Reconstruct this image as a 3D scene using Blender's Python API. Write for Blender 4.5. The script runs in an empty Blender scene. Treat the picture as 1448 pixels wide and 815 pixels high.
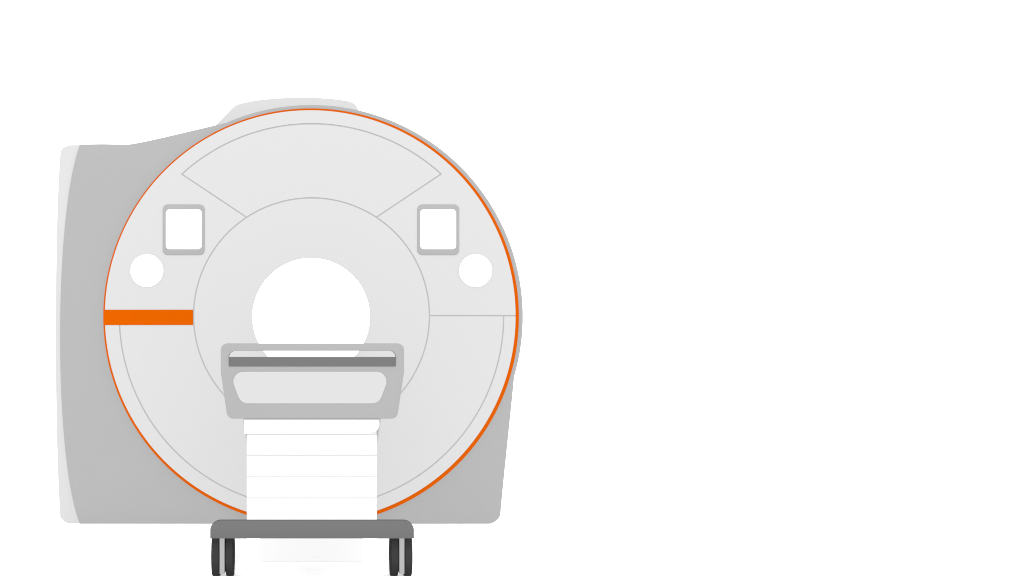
import bpy, bmesh, math
from mathutils import Vector
S = bpy.context.scene
COL = S.collection
# ---- measured set-up: eye height 0.951 m, straight on to the scanner axis (x = 0), scanner face 8 m away
CX, HY, F, H = 440.0, 505.0, 2000.0, 0.951
def P(x, y, d):
    return ((x-CX)*d/F, H+(HY-y)*d/F)

# ------------------------------------------------------------------ materials
def lin(v):
    v /= 255.0
    return v/12.92 if v <= .04045 else ((v+.055)/1.055)**2.4
def mat(name, col, rough=.8, spec=.06):
    m = bpy.data.materials.new(name); m.use_nodes = True
    nt = m.node_tree; b = nt.nodes['Principled BSDF']
    b.inputs['Base Color'].default_value = (*col, 1)
    b.inputs['Specular IOR Level'].default_value = spec
    n = nt.nodes.new('ShaderNodeTexNoise'); n.inputs['Scale'].default_value = 60
    tc = nt.nodes.new('ShaderNodeTexCoord'); nt.links.new(tc.outputs['Object'], n.inputs['Vector'])
    r = nt.nodes.new('ShaderNodeMapRange')
    r.inputs['To Min'].default_value = rough-.04; r.inputs['To Max'].default_value = rough+.04
    nt.links.new(n.outputs['Fac'], r.inputs['Value']); nt.links.new(r.outputs['Result'], b.inputs['Roughness'])
    return m
M = dict(
    light=mat('pale grey plastic', (0.1140,)*3),
    mid=mat('mid grey plastic', (0.0735,)*3),
    joint=mat('grey joint backing', (.085,)*3),
    midt=mat('table grey plastic', (0.0695,)*3),
    pale=mat('table pale grey plastic', (0.1065,)*3),
    dark=mat('slate grey vinyl', (0.0272,)*3),
    black=mat('dark rubber', (0.0054,)*3, .8, .06),
    orange=mat('orange enamel', (.1245, .0197, .0), .6, .0),
    white=mat('white enamel', (0.1985,)*3),
    liner=mat('white tunnel lining', (.86,)*3),
    sleeve=mat('pale column sleeve', (0.1280,)*3),
    foot=mat('off white enamel', (0.1600,)*3),
    screen=mat('white glass', (0.2716,)*3, .6),
    floor=mat('white floor', (.97,)*3, .8, .0),
)

# ------------------------------------------------------------------ mesh helpers
def finish(bm, name, m, parent=None, ang=35):
    bmesh.ops.recalc_face_normals(bm, faces=bm.faces)
    me = bpy.data.meshes.new(name); bm.to_mesh(me); bm.free()
    me.materials.append(m)
    me.polygons.foreach_set('use_smooth', [True]*len(me.polygons))
    me.set_sharp_from_angle(angle=math.radians(ang))
    o = bpy.data.objects.new(name, me); COL.objects.link(o)
    if parent:
        o.parent = parent; o.matrix_parent_inverse = parent.matrix_world.inverted()
    return o
def slab(name, loops, d, depth, m, parent=None, bev=.003):
    """outline(s) in plan of the front face, extruded backwards; further loops are holes"""
    cu = bpy.data.curves.new('c', 'CURVE'); cu.dimensions = '2D'; cu.fill_mode = 'BOTH'
    for lp in loops:
        pts = []
        for p in lp:
            q = P(p[0], p[1], d)
            if not pts or (abs(q[0]-pts[-1][0])+abs(q[1]-pts[-1][1])) > 2e-4: pts.append(q)
        if abs(pts[0][0]-pts[-1][0])+abs(pts[0][1]-pts[-1][1]) < 2e-4: pts.pop()
        sp = cu.splines.new('POLY'); sp.points.add(len(pts)-1)
        for i, q in enumerate(pts): sp.points[i].co = (q[0], q[1], 0, 1)
        sp.use_cyclic_u = True
    tmp = bpy.data.objects.new('t', cu); COL.objects.link(tmp)
    dg = bpy.context.evaluated_depsgraph_get()
    me = bpy.data.meshes.new_from_object(tmp.evaluated_get(dg))
    bm = bmesh.new(); bm.from_mesh(me)
    bpy.data.objects.remove(tmp); bpy.data.curves.remove(cu); bpy.data.meshes.remove(me)
    bmesh.ops.remove_doubles(bm, verts=bm.verts, dist=1e-5)
    for v in bm.verts: v.co = Vector((v.co.x, d, v.co.y))
    # keep only one sheet of caps, then extrude
    bmesh.ops.recalc_face_normals(bm, faces=bm.faces)
    r = bmesh.ops.extrude_face_region(bm, geom=list(bm.faces))
    for v in [g for g in r['geom'] if isinstance(g, bmesh.types.BMVert)]: v.co.y += depth
    # extrude_face_region removes the source faces only on closed input: make sure the front cap is there
    front = [f for f in bm.faces if all(abs(v.co.y-d) < 1e-6 for v in f.verts)]
    if not front:
        back = [f for f in bm.faces if all(abs(v.co.y-d-depth) < 1e-6 for v in f.verts)]
        vm = {}
        for v in bm.verts: vm[(round(v.co.x, 5), round(v.co.y, 5), round(v.co.z, 5))] = v
        for f in back:
            bm.faces.new([vm[(round(v.co.x, 5), round(d, 5), round(v.co.z, 5))] for v in reversed(f.verts)])
    bmesh.ops.recalc_face_normals(bm, faces=bm.faces)
    bmesh.ops.dissolve_limit(bm, angle_limit=math.radians(.3), verts=bm.verts, edges=bm.edges)
    if bev:
        ed = [e for e in bm.edges if all(abs(v.co.y-d) < 1e-6 for v in e.verts) and len(e.link_faces) == 2
              and e.calc_face_angle() > 1.0]
        try: bmesh.ops.bevel(bm, geom=ed, offset=bev, segments=2, profile=.5, affect='EDGES', clamp_overlap=True)
        except Exception as ex: print('bevel', name, ex)
    return finish(bm, name, m, parent)
def box(bm, x0, x1, y0, y1, z0, z1, bev=0):
    r = bmesh.ops.create_cube(bm, size=1)
    for v in r['verts']:
        v.co = Vector((x0+(v.co.x+.5)*(x1-x0), y0+(v.co.y+.5)*(y1-y0), z0+(v.co.z+.5)*(z1-z0)))
    if bev:
        es = list({e for v in r['verts'] for e in v.link_edges})
        bmesh.ops.bevel(bm, geom=es, offset=bev, segments=2, profile=.5, affect='EDGES')
def ell(cx, cy, rx, ry, a0=0, a1=360, n=None):      # degrees, counter-clockwise as seen, 0 = right, 90 = up
    n = n or max(6, int(abs(a1-a0)/1.2))
    return [(cx+rx*math.cos(math.radians(a0+(a1-a0)*i/n)), cy-ry*math.sin(math.radians(a0+(a1-a0)*i/n))) for i in range(n+1)]
def circ(cx, cy, r, a0=0, a1=360, n=None): return ell(cx, cy, r, r, a0, a1, n)
def bez(p0, p1, p2, p3, n=24):
    o = []
    for i in range(n+1):
        t = i/n; u = 1-t
        o.append(tuple(u**3*a+3*u*u*t*b+3*u*t*t*c+t**3*e for a, b, c, e in zip(p0, p1, p2, p3)))
    return o
def rpoly(pts, n=10):                                # polygon with per-corner radii (x, y, r)
    out = []
    k = len(pts)
    for i in range(k):
        a = Vector(pts[i-1][:2]); b = Vector(pts[i][:2]); c = Vector(pts[(i+1) % k][:2]); r = pts[i][2]
        if r <= 0: out.append(tuple(b)); continue
        u = (a-b).normalized(); w = (c-b).normalized()
        th = math.acos(max(-1, min(1, u.dot(w)))); t = r/math.tan(th/2)
        cen = b+(u+w).normalized()*(r/math.sin(th/2))
        s = b+u*t; e = b+w*t
        a0 = math.atan2(s.y-cen.y, s.x-cen.x); a1 = math.atan2(e.y-cen.y, e.x-cen.x)
        da = (a1-a0+math.pi) % (2*math.pi)-math.pi
        for j in range(n+1):
            q = a0+da*j/n; out.append((cen.x+r*math.cos(q), cen.y+r*math.sin(q)))
    return out
def rrect(x0, y0, x1, y1, r): return rpoly([(x0, y0, r), (x1, y0, r), (x1, y1, r), (x0, y1, r)])
def empty(name, loc, label, cat):
    o = bpy.data.objects.new(name, None); COL.objects.link(o); o.location = loc
    o['label'] = label; o['category'] = cat; bpy.context.view_layer.update(); return o

# ------------------------------------------------------------------ floor
bm = bmesh.new(); box(bm, -150, 150, -60, 300, -.05, 0)
fl = finish(bm, 'floor', M['floor']); fl['kind'] = 'structure'

# ------------------------------------------------------------------ scanner
sc = empty('mri_scanner', (0, 8.6, 0), 'large round-faced grey medical scanner with a central tunnel, orange ring and two white displays', 'medical scanner')
BR = 83.6                                            # tunnel radius in the face
bore = circ(440, 448.2, BR)[:-1]
BB = P(0, 741, 8.06)[1]
# housing
out = bez((113, 205), (128, 204.3), (150, 203.3), (175, 205.2), 12)
out += bez((175, 205.2), (192, 204.8), (245, 191.5), (320, 173.8), 24)[1:]
out += circ(440, 448.1, 299.4, 113.6, -16.4)
out += [(724.6, 560), (712.2, 680)]
out += bez((707.6, 727), (706.8, 734.5), (698, 741), (687, 741), 10)
left_edge = bez((113, 741), (75.5, 651), (75.5, 303), (113, 205), 40)
out += left_edge[:-1]
slab('housing', [out, circ(440, 448.2, 116)[:-1]], 8.06, 1.25, M['mid'], sc, .004)
# pale cover wrapped round the far left flank
sl = [(118, 205.3), (104, 205.2)] + bez((102, 205.2), (94, 205.5), (87.5, 208.5), (85.3, 215), 8)
sl += bez((85.3, 215), (76.4, 320), (76.4, 620), (85, 730.5), 30)[1:]
sl += bez((85, 730.5), (86.5, 737), (96, 740.6), (106, 740.6), 8)[1:] + [(118, 740.6)]
sl += [(124, 700), (124, 240)]
slab('flank_cover', [sl], 8.075, 1.15, M['light'], sc, .004)
# pale hood on top, set back
tp = [(296, 188), (304, 178)] + bez((329, 152.5), (333, 148.6), (337, 147), (345, 145.4), 8)
tp += bez((345, 145.4), (380, 137), (450, 135.4), (489, 142.4), 20)[1:]
tp += bez((489, 142.4), (499, 144.6), (502, 147), (503.5, 149.5), 8)[1:] + [(508, 158), (520, 190)]
slab('top_hood', [tp], 8.30, .85, M['light'], sc, .006)
# orange trim ring, standing proud of the housing
slab('trim_ring', [ell(439.9, 448.2, 293.9, 294.7, n=300)[:-1], circ(440, 448.2, 150)[:-1]], 8.03, .03, M['orange'], sc, 0)
# backing disc: shows as the grey joints between the cover panels
FC = (438.7, 447.1)
slab('face_backing', [ell(FC[0], FC[1], 289.8, 290.2, n=300)[:-1], circ(440, 448.2, 100)[:-1]], 8.004, .026, M['joint'], sc, 0)
D = 8.0; T = .0042; G = .90                            # panel plane, thickness, half joint
IC = (440.5, 446.9); RI = 166.7                      # inner joint circle
OC = (440.5, 447.0)
slab('tunnel_surround', [circ(IC[0], IC[1], RI-G, n=200)[:-1], circ(440, 448.2, BR, n=200)[:-1]], D, T, M['light'], sc, 0)
RO = 271.6
# joint lines of the top hatch
A1 = Vector((347.7, 307.0)); A2 = Vector((257.2, 246.6))
dirL = (A2-A1).normalized(); nL = Vector((dirL.y, -dirL.x))   # points towards the hatch or away
if nL.x < 0: nL = -nL
def pol(p, c): return math.degrees(math.atan2(c[1]-p[1], p[0]-c[0]))
def seg_in(p, q, c, r):                              # point on line p->q at distance r of c
    for i in range(4001):
        t = -0.1+1.2*i/4000; s = p+(q-p)*t
        if math.hypot(s.x-c[0], s.y-c[1]) >= r: return s
    return q
def mir(p): return Vector((2*440.4-p[0], p[1]))
hi = seg_in(A1+nL*G, A2+nL*G, IC, RI+G); ho = seg_in(A1+nL*G, A2+nL*G, OC, RO-G)
hat = circ(OC[0], OC[1], RO-G, pol(ho, OC), pol(mir(ho), OC)) + circ(IC[0], IC[1], RI+G, pol(mir(hi), IC), pol(hi, IC))
slab('top_hatch', [hat], D, T, M['light'], sc, 0)
# upper cover, round the hatch, from the orange bar over the top to the right-hand joint
ui = seg_in(A1-nL*G, A2-nL*G, IC, RI+G); uo = seg_in(A1-nL*G, A2-nL*G, OC, RO+G)
yl, yr = 438.3, 446.2-G+.4
aL = 180-math.degrees(math.asin((FC[1]-yl)/291.2)); aR = math.degrees(math.asin((FC[1]-yr)/291.2))
up = ell(FC[0], FC[1], 290.4, 291.0, aL, aR)
up += circ(IC[0], IC[1], RI+G, math.degrees(math.asin((IC[1]-yr)/(RI+G))), pol(mir(ui), IC))
up += circ(OC[0], OC[1], RO+G, pol(mir(uo), OC), pol(uo, OC))
up += circ(IC[0], IC[1], RI+G, pol(ui, IC), 180-math.degrees(math.asin((IC[1]-yl)/(RI+G))))
slab('upper_cover', [up], D, T, M['light'], sc, 0)
# lower cover and its rim
yb, yq = 459.7, 447.6
def asn(y, c, r): return math.degrees(math.asin((y-c)/r))
lc = circ(OC[0], OC[1], RO-G, 180+asn(yb, OC[1], RO-G), 360-asn(yq, OC[1], RO-G))
lc += circ(IC[0], IC[1], RI+G, -asn(yq, IC[1], RI+G), -180+asn(yb, IC[1], RI+G))
slab('lower_cover', [lc], D, T, M['light'], sc, 0)
lr = ell(FC[0], FC[1], 290.4, 291.0, 180+asn(yb, FC[1], 291.2), 360-asn(yq, FC[1], 291.2))
lr += circ(OC[0], OC[1], RO+G, -asn(yq, OC[1], RO+G), -180+asn(yb, OC[1], RO+G))
slab('lower_rim', [lr], D, T, M['light'], sc, 0)
# orange bar on the left
bx = circ(440, 448.2, 293.3, 178.0, 182.3, 10)
bar = [(x, y) for x, y in ell(440, 448.2, 293.2, 294.2, 178.06, 182.28, 8)] + [(272.9, 459.8), (272.9, 438.2)]
slab('accent_bar', [bar], 7.996, .012, M['orange'], sc, 0)
# displays and round sensors
for x0, s0 in ((230.0, 234.6), (590.2, 594.2)):
    fr = slab('display', [rrect(x0, 289.3, x0+59.2, 360.8, 7.2)], 7.994, .008, M['mid'], sc, .002)
    slab('screen', [rrect(s0, 296.3, s0+50.7, 352.5, 5.5)], 7.992, .003, M['screen'], fr, 0)
for x in (207.7, 672.5):
    slab('round_sensor', [circ(x, 383, 23.3, n=72)[:-1]], 7.993, .009, M['screen'], sc, .002)
# tunnel lining
bm = bmesh.new(); n = 160; d0, d1 = 8.003, 9.315
cx, cz = P(440, 448.2, 8.0); r0 = BR*8.0/F
prof = [(r0-.001, d0), (r0+.0015, d0+.03), (r0+.040, 8.4), (r0+.078, 8.8), (r0+.118, 9.2), (r0+.128, 9.28), (r0+.145, d1), (r0+.17, d1)]
rings = [[bm.verts.new((cx+r*math.cos(2*math.pi*i/n), y, cz+r*math.sin(2*math.pi*i/n))) for i in range(n)] for r, y in prof]
for a, b in zip(rings, rings[1:]):
    for i in range(n): bm.faces.new((a[i], a[(i+1) % n], b[(i+1) % n], b[i]))
o = finish(bm, 'tunnel_lining', M['liner'], sc)
o.data.flip_normals()

# ------------------------------------------------------------------ patient table
TD = 5.92
tb = empty('patient_table', (0, 6.6, 0), 'grey and white wheeled patient couch standing in front of the scanner tunnel', 'patient table')
fo = rpoly([(312.2, 485.8, 9.5), (571.3, 485.8, 9.5), (571.3, 526.5, 0), (561.5, 592.3, 9.5), (321.8, 592.3, 9.5), (312.2, 526.5, 0)])
op = rpoly([(323.4, 496.3, 9.3), (559.9, 496.3, 9.3), (559.9, 510, 0), (323.4, 510, 0)])
slab('end_frame', [fo, op], TD, .03, M['midt'], tb, .003)
pn = rpoly([(328.0, 525.9, 15), (548.6, 525.9, 15), (533, 570.7, 15), (343, 570.7, 15)], 16)
pn = [(330, 541)]  # replaced below by the measured outline
pn = bez((344, 525.9), (334, 525.9), (327.4, 535.5), (331.1, 545.5), 12)
pn += bez((337.3, 561.5), (339.8, 567), (344.5, 570.7), (350.5, 570.7), 10)
pn += bez((526.5, 570.7), (532.5, 570.7), (537, 567), (539.3, 561.5), 10)
pn += bez((545.4, 545.5), (549, 535.5), (542.5, 525.9), (532.5, 525.9), 12)
slab('end_panel', [pn], TD-.004, .01, M['pale'], tb, 0)
slab('mattress', [rpoly([(323.3, 504.9, .8), (559.9, 504.9, .8), (559.9, 518.3, .8), (323.3, 518.3, .8)], 3)], TD-.006, 1.96, M['dark'], tb, 0)
tray = rpoly([(326, 518.6, 0), (557, 518.6, 0), (548, 588, 8), (335, 588, 8)])
slab('tray', [tray], TD+.031, 1.89, M['midt'], tb, .003)
# bearer under the tray: square at the left end, rounded at the right
DB = 5.975
bp = [(345.5, 586), (345.5, 613.9)] + [(536.6-15.5+15.5*math.sin(math.radians(a)), 600+13.9*math.cos(math.radians(a))) for a in range(0, 91, 6)]
bp += [(536.2, 595), (534.0, 590), (531, 586)]
slab('bearer', [bp], DB, .42, M['white'], tb, .002)
# telescopic column covers, open joints between them
DC = 5.985
ys = [616.0, 645.5, 675.4, 705.2]
ye = [643.9, 673.8, 703.6, 744.6]
for a, b in zip(ys, ye):
    bm = bmesh.new()
    xa, za = P(349.0, a, DC); xb, zb = P(532.9, b, DC)
    box(bm, xa, xb, DC, DC+.005, zb, za, .0006)
    finish(bm, 'column_cover', M['white'], tb)
bm = bmesh.new()
xa, za = P(349.3, 609.0, DC); xb, zb = P(532.6, 744.7, DC)
box(bm, xa, xb, DC+.0055, DC+.45, .2195, za, 0)
finish(bm, 'lift_column', M['sleeve'], tb)
# pale foot on the floor
DF = H*F/(795-HY)
xa, _ = P(368, 0, DF); xb, _ = P(512.8, 0, DF)
bm = bmesh.new(); box(bm, xa, xb, DF, DF+.36, .001, .191, .002)
finish(bm, 'foot', M['foot'], tb)
# cross beam with rounded shoulders
bt = 735.9
beam = rpoly([(297.2, bt, 14.5), (585.4, bt, 14.5), (585.4, 761.7, .6), (297.2, 761.7, .6)])
slab('cross_beam', [beam], TD, .025, M['dark'], tb, .002)
bm = bmesh.new()
box(bm, -.26, .27, TD+.0255, 6.9, .192, .219, .002)
finish(bm, 'base_plate', M['dark'], tb)
# casters: fork with a pair of wheels
WD = H*F/(814.7-HY); WR = .095
def wheel(x0, x1, parent):
    a = P(x0, 0, WD)[0]; b = P(x1, 0, WD)[0]
    bm = bmesh.new(); n = 72
    prof = [(WR*.35, a+.002), (WR*.75, a+.002), (WR*.8, a), (WR-.003, a), (WR, a+.003), (WR, b-.003), (WR-.003, b), (WR*.8, b), (WR*.75, b-.002), (WR*.35, b-.002)]
    rg = [[bm.verts.new((x, WD+r*math.cos(2*math.pi*i/n), WR+.0005+r*math.sin(2*math.pi*i/n))) for i in range(n)] for r, x in prof]
    for p, q in zip(rg, rg[1:]):
        for i in range(n): bm.faces.new((p[i], p[(i+1) % n], q[(i+1) % n], q[i]))
    bm.faces.new(rg[0]); bm.faces.new(rg[-1])
    return finish(bm, 'wheel', M['black'], parent)
for f0, f1, w in ((312.0, 319.8, ((300.6, 311.7), (320.3, 330.8))), (562.4, 570.4, ((551.6, 562.1), (570.7, 581.3)))):
    bm = bmesh.new()
    fa, fz = P(f0+.3, 808.5, WD-WR); fb, _ = P(f1-.3, 0, WD-WR)
    s = (WD-.085)/WD
    a = (f0+.4-CX)*WD/F; b = (f1-.4-CX)*WD/F
    box(bm, a, b, WD-.092, WD+.06, .0215, .1915, .002)
    xa, za = P(f0-6, 745, WD); xb, zb = P(f1+6, 758, WD)
    box(bm, xa, xb, TD+.0255, WD+.06, .192, .215, .003)
    ax = WR+.0005
    fk = finish(bm, 'caster', M['mid'], tb)
    for x0, x1 in w: wheel(x0, x1, fk)

# ------------------------------------------------------------------ light: white surround and one added far frontal lamp that keeps shadows hidden
W = bpy.data.worlds.new('World'); S.world = W; W.use_nodes = True
bg = W.node_tree.nodes['Background']; bg.inputs['Color'].default_value = (1, 1, 1, 1); bg.inputs['Strength'].default_value = 2.0
la = bpy.data.lights.new('added_key', 'AREA'); la.shape = 'DISK'; la.size = 3
dist = 200.0; la.energy = 5.0*math.pi**2*(dist+7)**2
lo = bpy.data.objects.new('added_key', la); COL.objects.link(lo)
el = math.radians(6.6); tgt = Vector((0, 7, .9))
lo.location = tgt+Vector((0, -math.cos(el), math.sin(el)))*(dist+7)
lo.rotation_euler = (tgt-lo.location).to_track_quat('-Z', 'Y').to_euler()

cam = bpy.data.cameras.new('camera'); co = bpy.data.objects.new('camera', cam); COL.objects.link(co)
co.location = (0, 0, H); co.rotation_euler = (math.pi/2, 0, 0)
cam.sensor_width = 36; cam.lens = F/1448*36; cam.shift_x = (724-CX)/1448; cam.shift_y = (HY-407.5)/1448
cam.clip_end = 1000
S.camera = co
S.cycles.filter_width = 1.1
S.view_settings.view_transform = 'Standard'; S.view_settings.look = 'None'
S.view_settings.exposure = 0; S.view_settings.gamma = 1
